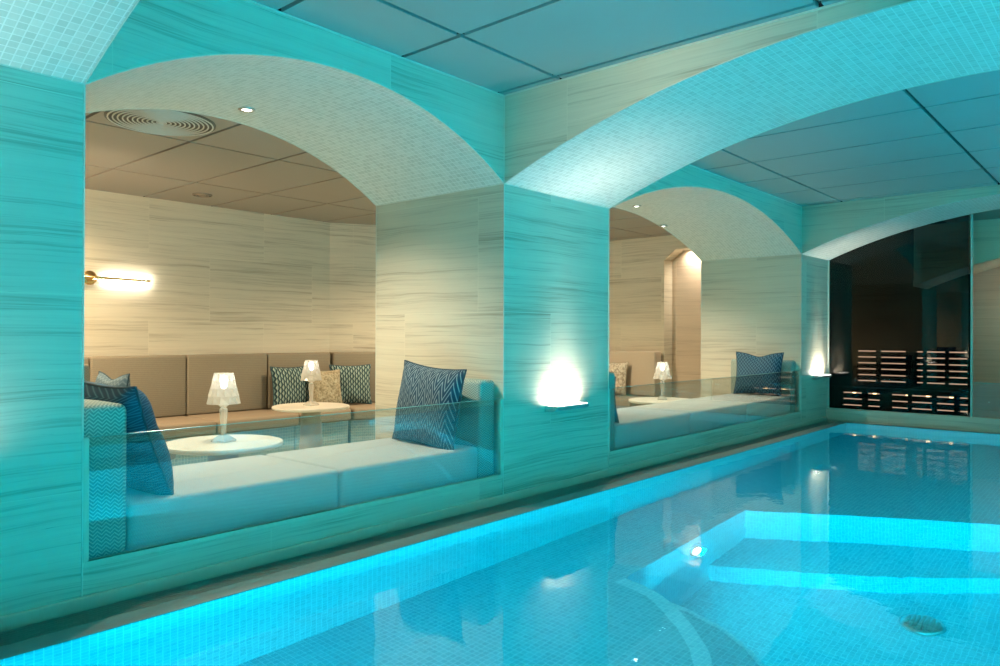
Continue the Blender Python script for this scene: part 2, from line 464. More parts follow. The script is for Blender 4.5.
# ------------------------------------------------------------------ pool
def shelf_z(y): return -(.60 + .0235 * y)
PX0, PX1, PY0, PY1 = .26, 3.8, -.6, 8.39
A_ = [(.84, 3.03), (.79, 4.52), (1.43, 4.87), (2.06, 5.15), (3.3, 5.68), (3.3, 1.0), (1.92, 1.0)]
curve = [(1.88, 1.5), (1.77, 2.0), (1.63, 2.36), (1.45, 2.63), (1.33, 2.76), (1.19, 2.88), (1.06, 2.97), (.95, 3.01)]
hole = A_ + curve
bm = bmesh.new()
def loop(pts):
    vs = [bm.verts.new((x, y, shelf_z(y))) for x, y in pts]
    return [bm.edges.new((vs[i], vs[(i + 1) % len(vs)])) for i in range(len(vs))]
es = loop([(PX0, PY0), (PX1, PY0), (PX1, PY1), (PX0, PY1)]) + loop(hole)
bmesh.ops.triangle_fill(bm, edges=es, use_beauty=True, use_dissolve=False)
me = bpy.data.meshes.new('pool_floor'); bm.to_mesh(me); bm.free(); me.materials.append(M['pool'])
o = bpy.data.objects.new('floor_pool', me); COL.objects.link(o); struct(o)
w = MB()
for (xa, ya), (xb, yb) in (((PX0, PY0), (PX1, PY0)), ((PX1, PY0), (PX1, PY1)), ((PX1, PY1), (PX0, PY1)), ((PX0, PY1), (PX0, PY0))):
    w.quad((xa, ya, shelf_z(ya)), (xb, yb, shelf_z(yb)), (xb, yb, -.002), (xa, ya, -.002))
struct(w.build('wall_pool', M['pool']))
# the sunken pit with its steps
ZP, ZT, ZA = -1.45, -1.25, -1.0
w = MB()
def wallp(p, q, za, zb=None):
    w.quad((*p, za), (*q, za), (*q, zb if zb is not None else shelf_z(q[1])), (*p, zb if zb is not None else shelf_z(p[1])))
H_ = hole + [hole[0]]
for p, q in zip(H_, H_[1:]): wallp(p, q, ZP)
far = [(.79, 4.52), (1.43, 4.87), (2.06, 5.15), (3.3, 5.68)]
tread = [(.80, 3.97), (1.61, 4.38), (2.14, 4.73), (3.3, 5.2)]
for i in range(3):
    w.quad((*far[i], ZT), (*far[i + 1], ZT), (*tread[i + 1], ZT), (*tread[i], ZT)); wallp(tread[i], tread[i + 1], ZP, ZT)
in2 = [(2.25, 1.0), (2.2, 1.6), (2.08, 2.15), (1.88, 2.55), (1.65, 2.86), (1.45, 3.04), (1.28, 3.14), (1.08, 3.20), (.83, 3.22)]
out2 = [(1.92, 1.0)] + [curve[0], curve[1], curve[2], curve[3], curve[5], curve[6], curve[7]] + [(.84, 3.03)]
for i in range(len(in2) - 1):
    w.quad((*in2[i], ZA), (*in2[i + 1], ZA), (*out2[i + 1], ZA), (*out2[i], ZA)); wallp(in2[i], in2[i + 1], ZP, ZA)
w.quad((.78, .9, ZP), (3.35, .9, ZP), (3.35, 5.8, ZP), (.78, 5.8, ZP))
struct(w.build('pool_pit', M['pool']))
M['nosing'] = mosaic_pos('nosing_mosaic', (.20, .68, .75), (.15, .61, .69), (.28, .75, .80))
def nosing(path, z0, wd, drop=.03):
    mb = MB(); P_ = [Vector((x, y, 0)) for x, y in path]; L = []
    for i, p in enumerate(P_):
        t_ = (P_[min(i + 1, len(P_) - 1)] - P_[max(i - 1, 0)]).normalized(); L.append(p + Vector((-t_.y, t_.x, 0)) * wd)
    for i in range(len(P_) - 1):
        za, zb = [(shelf_z(P_[j].y) if z0 is None else z0) + .004 for j in (i, i + 1)]
        a, b, c_, d = P_[i], P_[i + 1], L[i + 1], L[i]
        mb.quad((a.x, a.y, za), (b.x, b.y, zb), (c_.x, c_.y, zb), (d.x, d.y, za)); mb.quad((a.x, a.y, za), (b.x, b.y, zb), (b.x, b.y, zb - drop), (a.x, a.y, za - drop))
    struct(mb.build('trim_nosing', M['nosing']))
nosing([(1.92, 1.0)] + curve + [(.84, 3.03)], None, .07)
nosing(in2, ZA, .03)
w = MB(); w.quad((PX0, PY0, -.004), (PX1, PY0, -.004), (PX1, PY1, -.004), (PX0, PY1, -.004)); struct(w.build('water', M['water']))

pl = thing('pool_light', 'round bright underwater lamp set in the side wall of the sunken pool pit', 'pool light', (.815, 3.78, -.87))
b = MB(); b.box(-.004, .006, -.075, .075, -.075, .075); b.build('face_plate', M['pool'], pl)
MB().lathe([(.052, .0), (.060, .012), (.047, .016)], 28, (0, 0, 0), 'x').build('rim', M['steel'], pl, smooth=True)
MB().lathe([(.046, .012), (.040, .022), (.01, .026)], 24, (0, 0, 0), 'x').build('lens', M['poolglow'], pl, smooth=True)
dr = thing('floor_drain', 'dark round drain cover on the floor of the sunken pit', 'drain', (1.86, 4.12, ZP))
MB().lathe([(.10, 0), (.10, .018), (.085, .024)], 30).build('rim', M['steel'], dr, smooth=True)
b = MB()
for i in range(-3, 4): h = math.sqrt(max(.0001, .08 ** 2 - (i * .022) ** 2)); b.box(i * .022 - .006, i * .022 + .006, -h, h, .016, .03)
b.build('grille', M['metal'], dr)

# ------------------------------------------------------------------ ceilings of long panels with dark joints
def ceiling(name, x0, x1, y0, y1, xs, ys, mat='ceil'):
    mb = MB(); g = .012
    X = [x0] + sorted(x for x in xs if x0 < x < x1) + [x1]; Y = [y0] + sorted(y for y in ys if y0 < y < y1) + [y1]
    for a, b in zip(X, X[1:]):
        for c_, d in zip(Y, Y[1:]):
            mb.box(a + (g if a > x0 else 0), b - (g if b < x1 else 0), c_ + (g if c_ > y0 else 0), d - (g if d < y1 else 0), ZC, ZC + .02)
    o = mb.build(name, M[mat]); struct(o)
    k = MB(); k.quad((x0, y0, ZC + .019), (x1, y0, ZC + .019), (x1, y1, ZC + .019), (x0, y1, ZC + .019)); struct(k.build(name + '_backing', M['gap']))
xs = [.395 + 1.305 * i for i in range(4)]
ceiling('ceiling', 0, HX, T0[1], T1[0], xs, [3.064, 2.367, 1.70, 1.01])
ceiling('ceiling', 0, HX, T1[1], T3[0], xs, [4.87 + .692 * i for i in range(6)])
ceiling('ceiling', 0, HX, -4.6, T0[0], xs, [-4.3, -3.6, -2.9, -.8, -1.5, -2.2])
ceiling('ceiling_lounge', -4.66, DEP, -1, 8.95, [-2.303, -3.605, -1.0], [2.455 + .694 * i for i in range(-5, 10)], 'ceil_lounge')
ceiling('ceiling_passage', .9, HX, Y_WIN, 12.1, xs, [9.3 + .69 * i for i in range(5)])

# ------------------------------------------------------------------ lounge room
w = MB(); w.quad((-4.65, -1, -.31), (-4.65, 5.32, -.31), (-4.65, 5.32, ZC), (-4.65, -1, ZC)); struct(w.build('wall_lounge_back', M['stone']))
w = MB()
for (xa, ya), (xb, yb) in (((-4.65, 5.32), (-4.10, 6.29)), ((-4.10, 6.29), (-4.10, 8.9))): w.quad((xa, ya, -.31), (xb, yb, -.31), (xb, yb, ZC), (xa, ya, ZC))
struct(w.build('wall_lounge_corner', M['stone']))
w = MB(); w.quad((-4.65, -1, -.31), (DEP, -1, -.31), (DEP, -1, ZC), (-4.65, -1, ZC)); struct(w.build('wall_lounge_near', M['stone']))
# far wall with a lit passage whose head is chamfered
Yf, NX0, NX1, ND = 8.9, -2.185, -1.25, .22
prof = [(NX0, -.31), (NX0, 1.93), (NX0 + .17, 2.06), (NX1 - .17, 2.06), (NX1, 1.93), (NX1, -.31)]
w = MB(); w.quad((-4.10, Yf, -.31), (NX0, Yf, -.31), (NX0, Yf, ZC), (-4.10, Yf, ZC)); w.quad((NX1, Yf, -.31), (DEP, Yf, -.31), (DEP, Yf, ZC), (NX1, Yf, ZC))
for (xa, za), (xb, zb) in zip(prof[1:4], prof[2:5]): w.quad((xa, Yf, za), (xb, Yf, zb), (xb, Yf, ZC), (xa, Yf, ZC))
struct(w.build('wall_lounge_far', M['stone']))
w = MB()
for (xa, za), (xb, zb) in zip(prof, prof[1:]): w.quad((xa, Yf, za), (xb, Yf, zb), (xb, Yf + ND, zb), (xa, Yf + ND, za))
struct(w.build('trim_passage', M['stone']))
w = MB(); w.quad((NX0 - .05, Yf + ND, -.31), (NX1 + .05, Yf + ND, -.31), (NX1 + .05, Yf + ND, 2.1), (NX0 - .05, Yf + ND, 2.1)); struct(w.build('wall_passage', M['stone_warm']))
w = MB(); w.quad((-4.66, -1, -.31), (-.74, -1, -.31), (-.74, 9.1, -.31), (-4.66, 9.1, -.31)); struct(w.build('floor_lounge', M['base_mosaic']))

# ------------------------------------------------------------------ banquette sections
def rbox(x0, x1, y0, y1, z0, z1, name, mat, parent, bev=.018):
    return MB().box(x0, x1, y0, y1, z0, z1).build(name, mat, parent, bevel=bev, seg=3)
def prism(pts, z0, z1):
    mb = MB(); n = len(pts)
    mb.quad(*[(x, y, z0) for x, y in pts[::-1]]); mb.quad(*[(x, y, z1) for x, y in pts])
    for k in range(n):
        (xa, ya), (xb, yb) = pts[k], pts[(k + 1) % n]; mb.quad((xa, ya, z0), (xb, yb, z0), (xb, yb, z1), (xa, ya, z1))
    return mb
def section(width, label, loc, rz, m0=0.0, m1=0.0, cover='taupe', group='taupe banquette sections'):
    """local: back at x=0, seat towards +x, width along y from 0; m0, m1 mitre the ends"""
    t = thing('banquette_section', label, 'banquette', loc, rz, group)
    g = .004
    def pc(xa, xb): return [(xa, g + m0 * xa), (xb, g + m0 * xb), (xb, width - g - m1 * xb), (xa, width - g - m1 * xa)]
    prism(pc(.02, .70), -.31, -.015).build('base', M['base_mosaic'], t, bevel=.006)
    prism(pc(.02, .79), -.015, .115).build('seat_cushion', M['seat'], t, bevel=.025)
    prism(pc(.01, .19), .116, .712).build('backrest', M[cover], t, bevel=.022)
    return t
ys = [1.72, 2.60, 3.49, 4.385, 5.25]
names = ['taupe banquette section in the lounge behind the left blue pillow, left of the wall joint',
         'taupe banquette section under the brass wall light, between two backrest seams',
         'taupe banquette section directly behind the crystal lamp on the nearer white table',
         'taupe banquette section carrying the leaf pattern pillow behind the farther lamp']
MI = math.tan(R_(14.8))
for i in range(4): section(ys[i + 1] - ys[i], names[i], (-4.64, ys[i], 0), 0, 0, MI if i == 3 else 0)
da = -R_(29.6)
section(.92, 'taupe banquette section set at an angle in the lounge corner beside the shaggy beige pillow', (-4.637, 5.275, 0), da, MI)
section(1.05, 'taupe banquette return on the left of the lounge under the grey blue pillow', (-2.75, 1.80, 0), PI / 2)
section(1.1, 'pale high backed banquette section on the far lounge wall behind the third crystal lamp', (-3.30, 8.88, 0), -PI / 2, cover='sand')

# ------------------------------------------------------------------ window seats in the openings
def bench(opening, ncush, labels, glabel, X1=-.70):
    a, b = opening
    c0, c1 = a + .172, b - .138; step = (c1 - c0) / ncush
    for i in range(ncush):
        o = rbox(X1, -.05, c0 + i * step + .003, c0 + (i + 1) * step - .003, SILL + .002, .312, 'window_seat_cushion', M['bench'], None, .022)
        tag(o, labels[i], 'cushion', glabel)
    return c0, c1, step
bench(W1, 2, ['pale grey window seat cushion beside the left bolster in the nearer opening', 'pale grey window seat cushion under the navy herringbone pillow'], 'window seat cushions of the nearer opening')
bench(W2, 3, ['pale window seat cushion at the near end of the farther opening', 'middle window seat cushion of the farther opening in front of the third lamp',
              'window seat cushion under the diamond pattern blue pillow'], 'window seat cushions of the farther opening', -.66)
def bolster(y0, y1, label, X1=-.70):
    mb = MB().box(X1, -.045, y0, y1, SILL + .002, .672)
    o = mb.build('armrest_bolster', M['bolster'], bevel=.028, seg=4)
    me = o.data; ul = me.uv_layers.new(name='UVMap') if not me.uv_layers else me.uv_layers[0]
    for p in me.polygons:
        for li in p.loop_indices:
            v = me.vertices[me.loops[li].vertex_index].co; n = p.normal
            ul.data[li].uv = ((v.x + v.y) * 2.2, v.z * 2.2) if abs(n.z) < .7 else (v.x * 2.2, v.y * 2.2)
    return tag(o, label, 'bolster', 'upright bolsters closing the window seats')
bolster(W1[0] + .006, W1[0] + .170, 'upright woven bolster at the left end of the nearer window seat')
bolster(W1[1] - .136, W1[1] - .006, 'upright woven bolster behind the navy herringbone pillow')
bolster(W2[0] + .006, W2[0] + .170, 'upright bolster at the near end of the farther window seat, mostly hidden by the pier')
bolster(W2[1] - .136, W2[1] - .006, 'upright bolster behind the diamond pattern blue pillow')

# ------------------------------------------------------------------ glass balustrades
def balustrade(opening, label, ztop=.567):
    a, b = opening
    t = thing('glass_balustrade', label, 'glass panel', (-.012, (a + b) / 2, SILL), 0, 'clear glass balustrades of the openings')
    h = (b - a) / 2
    MB().box(-.005, .005, -h + .012, h - .012, .018, ztop - SILL).build('glass_pane', M['glass'], t)
    MB().tube([(0, -h + .012, ztop - SILL + .001), (0, h - .012, ztop - SILL + .001)], .0018, 6).build('polished_edge', M['trim_edge'], t)
    fr = MB(); fr.box(-.014, .014, -h + .002, h - .002, .0, .022)
    for s in (-1, 1):
        y0, y1 = (-h + .002, -h + .022) if s < 0 else (h - .022, h - .002); fr.box(-.014, .014, y0, y1, .022, ztop - SILL)
    fr.build('channel_frame', M['lip'], t, bevel=.003, seg=2)
    return t
M['trim_edge'] = simple('glass_edge', (.28, .46, .40), .25)
balustrade(W1, 'low clear glass pane in front of the nearer window seat with a teal sheen')
balustrade(W2, 'low clear glass pane in front of the farther window seat reflecting the lit slats')

# ------------------------------------------------------------------ pillows
def pillow(name, w_, h_, t_, mat, pipe, label, loc, rx, rz, ry=0, puff=.42, group=None, crease=0.0, seed=1):
    n = 22; rnd = random.Random(seed); ph = [rnd.uniform(0, 6) for _ in range(6)]
    mb = MB()
    def pt(u, v, s):
        x = u * w_ / 2 * (1 - .085 * (1 - v * v)); z = v * h_ / 2 * (1 - .085 * (1 - u * u))
        e = max(0, (1 - u ** 4) * (1 - v ** 4)) ** .5 * (.68 + .32 * max(0, (1 - u * u) * (1 - v * v)) ** puff)
        d = t_ / 2 * e * (1 + .07 * math.sin(3.1 * u + ph[0]) * math.cos(2.7 * v + ph[1])) + .006 * e * math.sin(7 * u + 5 * v + ph[2])
        d -= crease * e * math.exp(-((u) / .35) ** 2) * max(0, v) ** 1.5
        z -= crease * 1.6 * math.exp(-(u / .4) ** 2) * max(0, v) ** 2
        return (x, -s * max(.003, d), z + h_ / 2)
    for s in (1, -1):
        for i in range(n):
            for j in range(n):
                q = [(-1 + 2 * i / n, -1 + 2 * j / n), (-1 + 2 * (i + 1) / n, -1 + 2 * j / n), (-1 + 2 * (i + 1) / n, -1 + 2 * (j + 1) / n), (-1 + 2 * i / n, -1 + 2 * (j + 1) / n)]
                if s < 0: q = q[::-1]
                mb.quad(*[pt(u, v, s) for u, v in q], uv=[(u * .5 + .5, v * .5 + .5) for u, v in q])
    o = mb.build(name, mat, smooth=True, weld=True)
    per = []
    for k in range(24): per.append((-1 + 2 * k / 24, -1))
    for k in range(24): per.append((1, -1 + 2 * k / 24))
    for k in range(24): per.append((1 - 2 * k / 24, 1))
    for k in range(24): per.append((-1, 1 - 2 * k / 24))
    MB().tube([(pt(u, v, 1)[0], 0, pt(u, v, 1)[2]) for u, v in per], .0055, 6, closed=True).build('piping', pipe, o, smooth=True)
    o.location = loc; o.rotation_mode = 'XYZ'; o.rotation_euler = (rx, ry, rz)
    return tag(o, label, 'pillow', group)
BZ = .316
pillow('throw_pillow', .53, .455, .16, M['navy'], M['pipe_dark'], 'navy herringbone pillow leaning on the right bolster of the nearer window seat', (-.335, 2.815, .303), R_(-8), R_(-4), R_(4), seed=3)
pillow('throw_pillow', .54, .46, .20, M['petrol'], M['pipe_dark'], 'petrol blue pillow slumped over the left bolster of the nearer window seat', (-.345, 1.285, .305), R_(20), R_(5), R_(2), seed=5)
pillow('throw_pillow', .50, .44, .16, M['diamond'], M['pipe_dark'], 'blue diamond pattern pillow on the far end of the farther window seat', (-.345, 7.49, BZ), R_(-8), 0, seed=8, crease=.02)
pillow('throw_pillow', .44, .32, .12, M['petrol'], M['pipe_dark'], 'dark pillow corner showing at the near end of the farther window seat beside the pier', (-.30, 4.435, BZ), R_(8), 0, seed=9)
SZ = .118
pillow('throw_pillow', .50, .46, .15, M['leaf'], M['pipe_dark'], 'green leaf grid pillow on the lounge banquette behind the farther crystal lamp', (-4.30, 4.60, SZ), R_(-7), R_(90), group='leaf pattern lounge pillows', seed=11)
pillow('throw_pillow', .48, .46, .15, M['leaf'], M['pipe_dark'], 'green leaf grid pillow right of the shaggy beige pillow in the lounge corner', (-4.20, 5.30, SZ), R_(-7), R_(66), group='leaf pattern lounge pillows', seed=12)
pillow('throw_pillow', .36, .42, .13, M['shag'], M['pipe_tan'], 'small shaggy beige pillow between the two leaf grid pillows', (-4.08, 4.90, SZ), R_(-12), R_(82), seed=13)
pillow('throw_pillow', .46, .45, .15, M['floral'], M['pipe_tan'], 'beige floral pillow on the far lounge banquette beside the pier edge', (-2.79, 8.56, SZ), R_(-7), R_(0), seed=14)
pillow('throw_pillow', .54, .52, .15, M['greyblue'], M['pipe_dark'], 'grey blue pillow in the lounge peeking over the petrol blue pillow', (-3.05, 2.19, SZ), R_(7), R_(180), seed=15, crease=.02)

# ------------------------------------------------------------------ tables and lamps
FL = -.31
def table(label, loc, r=.31, ztop=.34):
    H = ztop - FL
    t = thing('pedestal_table', label, 'table', (loc[0], loc[1], FL), 0, 'round pedestal tables of the lounge')
    MB().lathe([(r - .02, H - .028), (r - .004, H - .022), (r, H - .012), (r - .003, H - .003), (r - .012, H), (.01, H)], 56).build('tabletop', M['tabletop'], t, smooth=False)
    MB().lathe([(.165, 0), (.165, .012), (.13, .03), (.10, .2), (.078, H - .06), (.075, H - .027)], 40).build('pedestal', M['pedestal'], t, smooth=True)
    return t
table('round white pedestal table right behind the nearer window seat', (-1.06, 2.04))
table('round pale pedestal table deeper in the lounge, in front of the leaf pillows', (-2.46, 3.56))
table('round pale pedestal table behind the farther window seat', (-.915, 6.56), .33, .29)

def facet_shade(r0, r1, z0, z1, n=12, rows=4):
    """frustum cut into pyramid facets"""
    mb = MB()
    def p(k, j, bump=0):
        f = j / rows; r = r0 + (r1 - r0) * f + bump; a = 2 * PI * k / n
        return (r * math.cos(a), r * math.sin(a), z0 + (z1 - z0) * f)
    for j in range(rows):
        off = .5 * (j % 2)
        for k in range(n):
            a, b = p(k + off, j), p(k + 1 + off, j); c, d = p(k + 1 + off + .0, j + 1), p(k + off, j + 1)
            c_ = p(k + .5 + off, j + .5, -.007)
            for q in ((a, b), (b, c), (c, d), (d, a)): mb.quad(q[0], q[1], c_)
    return mb
def lamp(label, loc, rz):
    t = thing('table_lamp', label, 'table lamp', loc, rz, 'crystal table lamps')
    s = .066
    b = MB(); lv = [(s, 0), (s, .010), (s * .72, .022), (.028, .034)]
    b.lathe([(r * .98, z) for r, z in lv], 4, phase=.5).build('base', M['acrylic'], t)
    MB().lathe([(.016, .034), (.014, .07), (.021, .15), (.022, .175), (.012, .185), (.026, .195), (.030, .205), (.022, .216), (.012, .224)], 8).build('stem', M['acrylic'], t)
    sh = facet_shade(.089, .050, .205, .370).build('lamp_shade', M['acrylic'], t)
    MB().lathe([(.006, .285), (.015, .295), (.020, .33), (.017, .35), (.008, .356)], 14).build('light_core', M['glow'], t, smooth=True)
    MB().lathe([(.044, .362), (.049, .369), (.01, .371)], 12).build('cap', M['acrylic'], sh)
    return t
lamp('faceted clear table lamp on the white table behind the nearer window seat', (-1.06, 2.04, .341), .35)
lamp('faceted clear table lamp on the deeper lounge table in front of the leaf pillows', (-2.46, 3.56, .341), .2)
lamp('faceted clear table lamp on the table behind the farther window seat', (-.915, 6.56, .291), .5)

# ------------------------------------------------------------------ sconces on the piers
def area(name, loc, rot, sx, sy, power, col, spread=PI, shape='RECTANGLE'):
    L = bpy.data.lights.new(name, 'AREA'); L.shape = shape; L.size = sx; L.size_y = sy; L.energy = power; L.color = col; L.spread = spread
    o = bpy.data.objects.new(name, L); COL.objects.link(o); o.location = loc; o.rotation_euler = rot; return o
def spot(name, loc, power, col, size=100, blend=.8, rad=.03, rot=(0, 0, 0)):
    L = bpy.data.lights.new(name, 'SPOT'); L.energy = power; L.color = col; L.spot_size = R_(size); L.spot_blend = blend; L.shadow_soft_size = rad
    o = bpy.data.objects.new(name, L); COL.objects.link(o); o.location = loc; o.rotation_euler = rot; return o
WARM = (1.0, .86, .66); NEUT = (1.0, .93, .80); TEAL = (0.0, .70, 1.0); POOL = (0.0, .84, 1.0)
def sconce(y, label, power=6):
    t = thing('wall_sconce', label, 'wall light', (0, y, .468), 0, 'low uplight sconces on the piers')
    L = .165
    mb = MB(); prof = [(.0, .034), (.095, .034), (.093, .022), (.078, .006), (.05, .0), (.0, .0)]
    for (xa, za), (xb, zb) in zip(prof, prof[1:] + prof[:1]): mb.quad((xa, -L, za), (xb, -L, zb), (xb, L, zb), (xa, L, za))
    for s in (-L, L): mb.quad(*[(x, s, z) for x, z in prof])
    mb.build('housing', M['housing'], t)
    MB().box(.012, .085, -L + .012, L - .012, .034, .0375).build('diffuser', M['sconce_glow'], t)
    area('sconce_lamp', (.06, y, .516), (PI, R_(8), 0), .05, .26, power * .22, NEUT, R_(50))
    area('sconce_lamp', (.052, y, .514), (PI, R_(-36), 0), .05, .28, power, NEUT, R_(160))
sconce(3.66, 'low white uplight sconce on the broad teal pier between the two openings')
sconce(.43, 'low white uplight sconce on the nearest pier, outside the left edge of the view', 3.5)
sconce(8.28, 'low white uplight sconce on the narrow far pier beside the dark glass')

# ------------------------------------------------------------------ brass wall light in the lounge
t = thing('wall_light', 'slim brass bar wall light with a round boss above the lounge banquette', 'wall light', (-4.65, 2.66, 1.435))
MB().lathe([(.065, 0), (.065, .012), (.05, .018), (.02, .022), (.012, .08)], 28, (0, 0, 0), 'x').build('boss', M['brass'], t, smooth=True)
MB().tube([(.075, -.16, .006), (.075, .52, -.006)], .011, 10).build('bar', M['brass'], t, smooth=True)
MB().box(.045, .060, .10, .50, -.008, .008).build('light_strip', M['glow'], t)
area('wall_light_lamp', (-4.598, 2.98, 1.433), (0, R_(90), 0), .03, .40, 9, (1, .93, .80), R_(175))

# ------------------------------------------------------------------ round ceiling vents of the lounge
def vent(label, loc, r, rings, cat='ceiling vent', plate=True):
    t = thing('ceiling_vent', label, cat, loc)
    MB().lathe([(r * 1.06, 0), (r * 1.06, -.006), (r * .97, -.010), (r * .97, -.001)], 48).build('backing', M['gap'] if not plate else M['ventback'], t)
    mb = MB()
    for i in range(rings):
        a = r * (1 - i / rings)
        mb.tube([(a * math.cos(2 * PI * k / 48), a * math.sin(2 * PI * k / 48), -.010) for k in range(48)], r / rings * .18, 6, closed=True)
    mb.build('ring_louvre', M['white'] if rings > 5 else M['brown_metal'], t, smooth=True)
    MB().lathe([(r / rings * .6, -.004), (r / rings * .6, -.016), (.005, -.018)], 16).build('hub', M['white'] if rings > 5 else M['brown_metal'], t)
    return t
M['brown_metal'] = simple('vent_bronze', (.30, .25, .20), .5)
M['ventback'] = simple('vent_back', (.16, .15, .13), .7)
vent('large round concentric ring vent in the lounge ceiling above the nearer opening', (-1.95, 2.10, ZC), .30, 11)
vent('small round vent in the lounge ceiling near the back wall', (-4.1, 3.46, ZC), .085, 3)

# ------------------------------------------------------------------ recessed spots
def downlight(loc, label, power, size=95, tilt=(0, 0, 0), col=NEUT, group='recessed spots'):
    t = thing('recessed_spot', label, 'ceiling spot', loc, 0, group)
    MB().lathe([(.043, .004), (.043, -.006), (.030, -.008), (.028, .0)], 28).build('rim', M['steel'], t, smooth=True)
    MB().lathe([(.027, -.0015), (.020, -.003), (.004, -.004)], 20).build('lens', M['spot_glow'], t, smooth=True)
    spot('recessed_spot_lamp', (loc[0], loc[1], loc[2] - .02), power, col, size, .7, .025, tilt)
def az(y, a, b, rise):
    h = (b - a) / 2; R = (h * h + rise * rise) / (2 * rise); return ZS + rise - R + math.sqrt(R * R - (y - (a + b) / 2) ** 2)
downlight((-.846, 2.045, az(2.045, *W1, R1) - .002), 'small bright recessed spot in the mosaic vault of the nearer opening', 180, 130, col=(1, .87, .64))
downlight((-.90, 6.04, az(6.04, *W2, R2) - .002), 'small bright recessed spot at the crown of the farther mosaic vault', 165, 130, col=(1, .87, .64))
downlight((-1.06, 6.83, az(6.83, *W2, R2) - .004), 'small recessed spot near the inner edge of the farther mosaic vault', 40, 110)
WM = (1.0, .76, .48)
for x, y in ((-3.9, 1.9), (-2.9, 1.3), (-2.7, 5.15), (-2.8, 6.6)):   # unseen fill spots added to brighten the lounge
    spot('lounge_fill_spot', (x, y, ZC - .02), 190, WM, 150, .7, .025)
w2 = spot('lounge_fill_wash', (-2.7, 6.2, 1.9), 70, (1, .82, .60), 70, .9, .1); w2.rotation_euler = (Vector((-2.6, 8.9, 1.2)) - w2.location).to_track_quat('-Z', 'Y').to_euler()  # unseen spot added to brighten the far lounge wall
ws = spot('lounge_fill_wash', (-2.7, .5, 1.6), 260, (1, .76, .48), 85, .9, .12); ws.rotation_euler = (Vector((-4.65, 3.3, 1.45)) - ws.location).to_track_quat('-Z', 'Y').to_euler()  # unseen spot added to brighten the lounge back wall
area('passage_lamp', (-1.70, Yf + .15, 2.05), (R_(12), 0, 0), .5, .08, 9, (1, .86, .70), R_(130))

# ------------------------------------------------------------------ dark sauna behind the end glass
SX0, SX1 = -.7, 1.365
s = MB()
S0, S1 = 8.66, 10.7
s.quad((SX0, S0, -.2), (SX0, S1, -.2), (SX0, S1, 2.4), (SX0, S0, 2.4)); s.quad((SX0, S1, -.2), (SX1 - .32, S1, -.2), (SX1 - .32, S1, 2.4), (SX0, S1, 2.4))
s.quad((SX1, S0, -.2), (SX1 - .32, S1, -.2), (SX1 - .32, S1, 2.4), (SX1, S0, 2.4)); s.quad((SX0, S0, 2.4), (SX1, S0, 2.4), (SX1 - .32, S1, 2.4), (SX0, S1, 2.4))
s.quad((SX0, S0, -.05), (SX1, S0, -.05), (SX1 - .32, S1, -.05), (SX0, S1, -.05)); s.quad((SX0, S0, -.2), (0, S0, -.2), (0, S0, 2.4), (SX0, S0, 2.4))
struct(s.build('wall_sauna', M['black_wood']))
P3 = [p for p in arch(0, HX, RT, 120) if p[0] <= SX1]
mb = MB()
for yy in (Y_WIN + .003, Y_WIN + .011):
    for (xa, za), (xb, zb) in zip(P3, P3[1:]): mb.quad((xa, yy, .128), (xb, yy, .128), (xb, yy, zb - .003), (xa, yy, za - .003))
win = struct(mb.build('window_1', M['darkglass']))
MB().box(SX1 - .012, SX1 + .006, Y_WIN - .004, Y_WIN + .016, .128, P3[-1][1] - .003).build('window_frame', M['trim_edge'], win)
MB().box(.0, .012, Y_WIN - .006, Y_WIN + .018, .128, ZS).build('window_frame', M['trim'], win)

def slat_panel(name, label, y, z0, rows, pitch, groups, xa, xb, bulbs=()):
    t = thing(name, label, 'slatted bench', (0, y, 0), 0)
    gap = .014; ztop = z0 + rows * pitch
    b = MB()
    for i in range(rows + 1):
        z = z0 + i * pitch; b.box(xa, xb, -.012, .012, z, z + pitch - gap if i < rows else z + .05)
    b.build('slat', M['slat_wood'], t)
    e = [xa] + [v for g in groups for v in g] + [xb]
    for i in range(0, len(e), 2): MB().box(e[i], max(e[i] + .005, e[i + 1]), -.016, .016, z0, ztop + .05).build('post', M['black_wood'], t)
    for i in range(rows):
        z = z0 + (i + 1) * pitch - gap
        MB().box(xa + .01, xb - .01, .03, .036, z - .004, z + gap + .004).build('light_strip', M['sauna_strip'], t)
    for x in bulbs:
        MB().lathe([(.004, -.02), (.016, -.012), (.016, .012), (.004, .02)], 10, (x, .018, ztop - gap + .009), 'x').build('bulb', M['sauna_bulb'], t, smooth=True)
    return t
slat_panel('sauna_backboard', 'dark slatted sauna backrest with six glowing gaps behind the dark glass', 10.1, .295, 6, .0745,
           [(-.10, .11), (.166, .446), (.566, .631), (.673, .862), (.903, 1.09)], -.45, 1.095)
lo = slat_panel('sauna_bench', 'low dark slatted sauna bench front with three glowing gaps and small bulbs', 9.5, .03, 3, .074,
           [(-.10, .11), (.177, .307), (.435, .602), (.643, .844), (.894, 1.06), (1.116, 1.19)], -.45, 1.195, (.02, .245, .595, .80, 1.03))
MB().box(-.45, 1.09, -.01, .57, .262, .285).build('seat', M['black_wood'], lo)

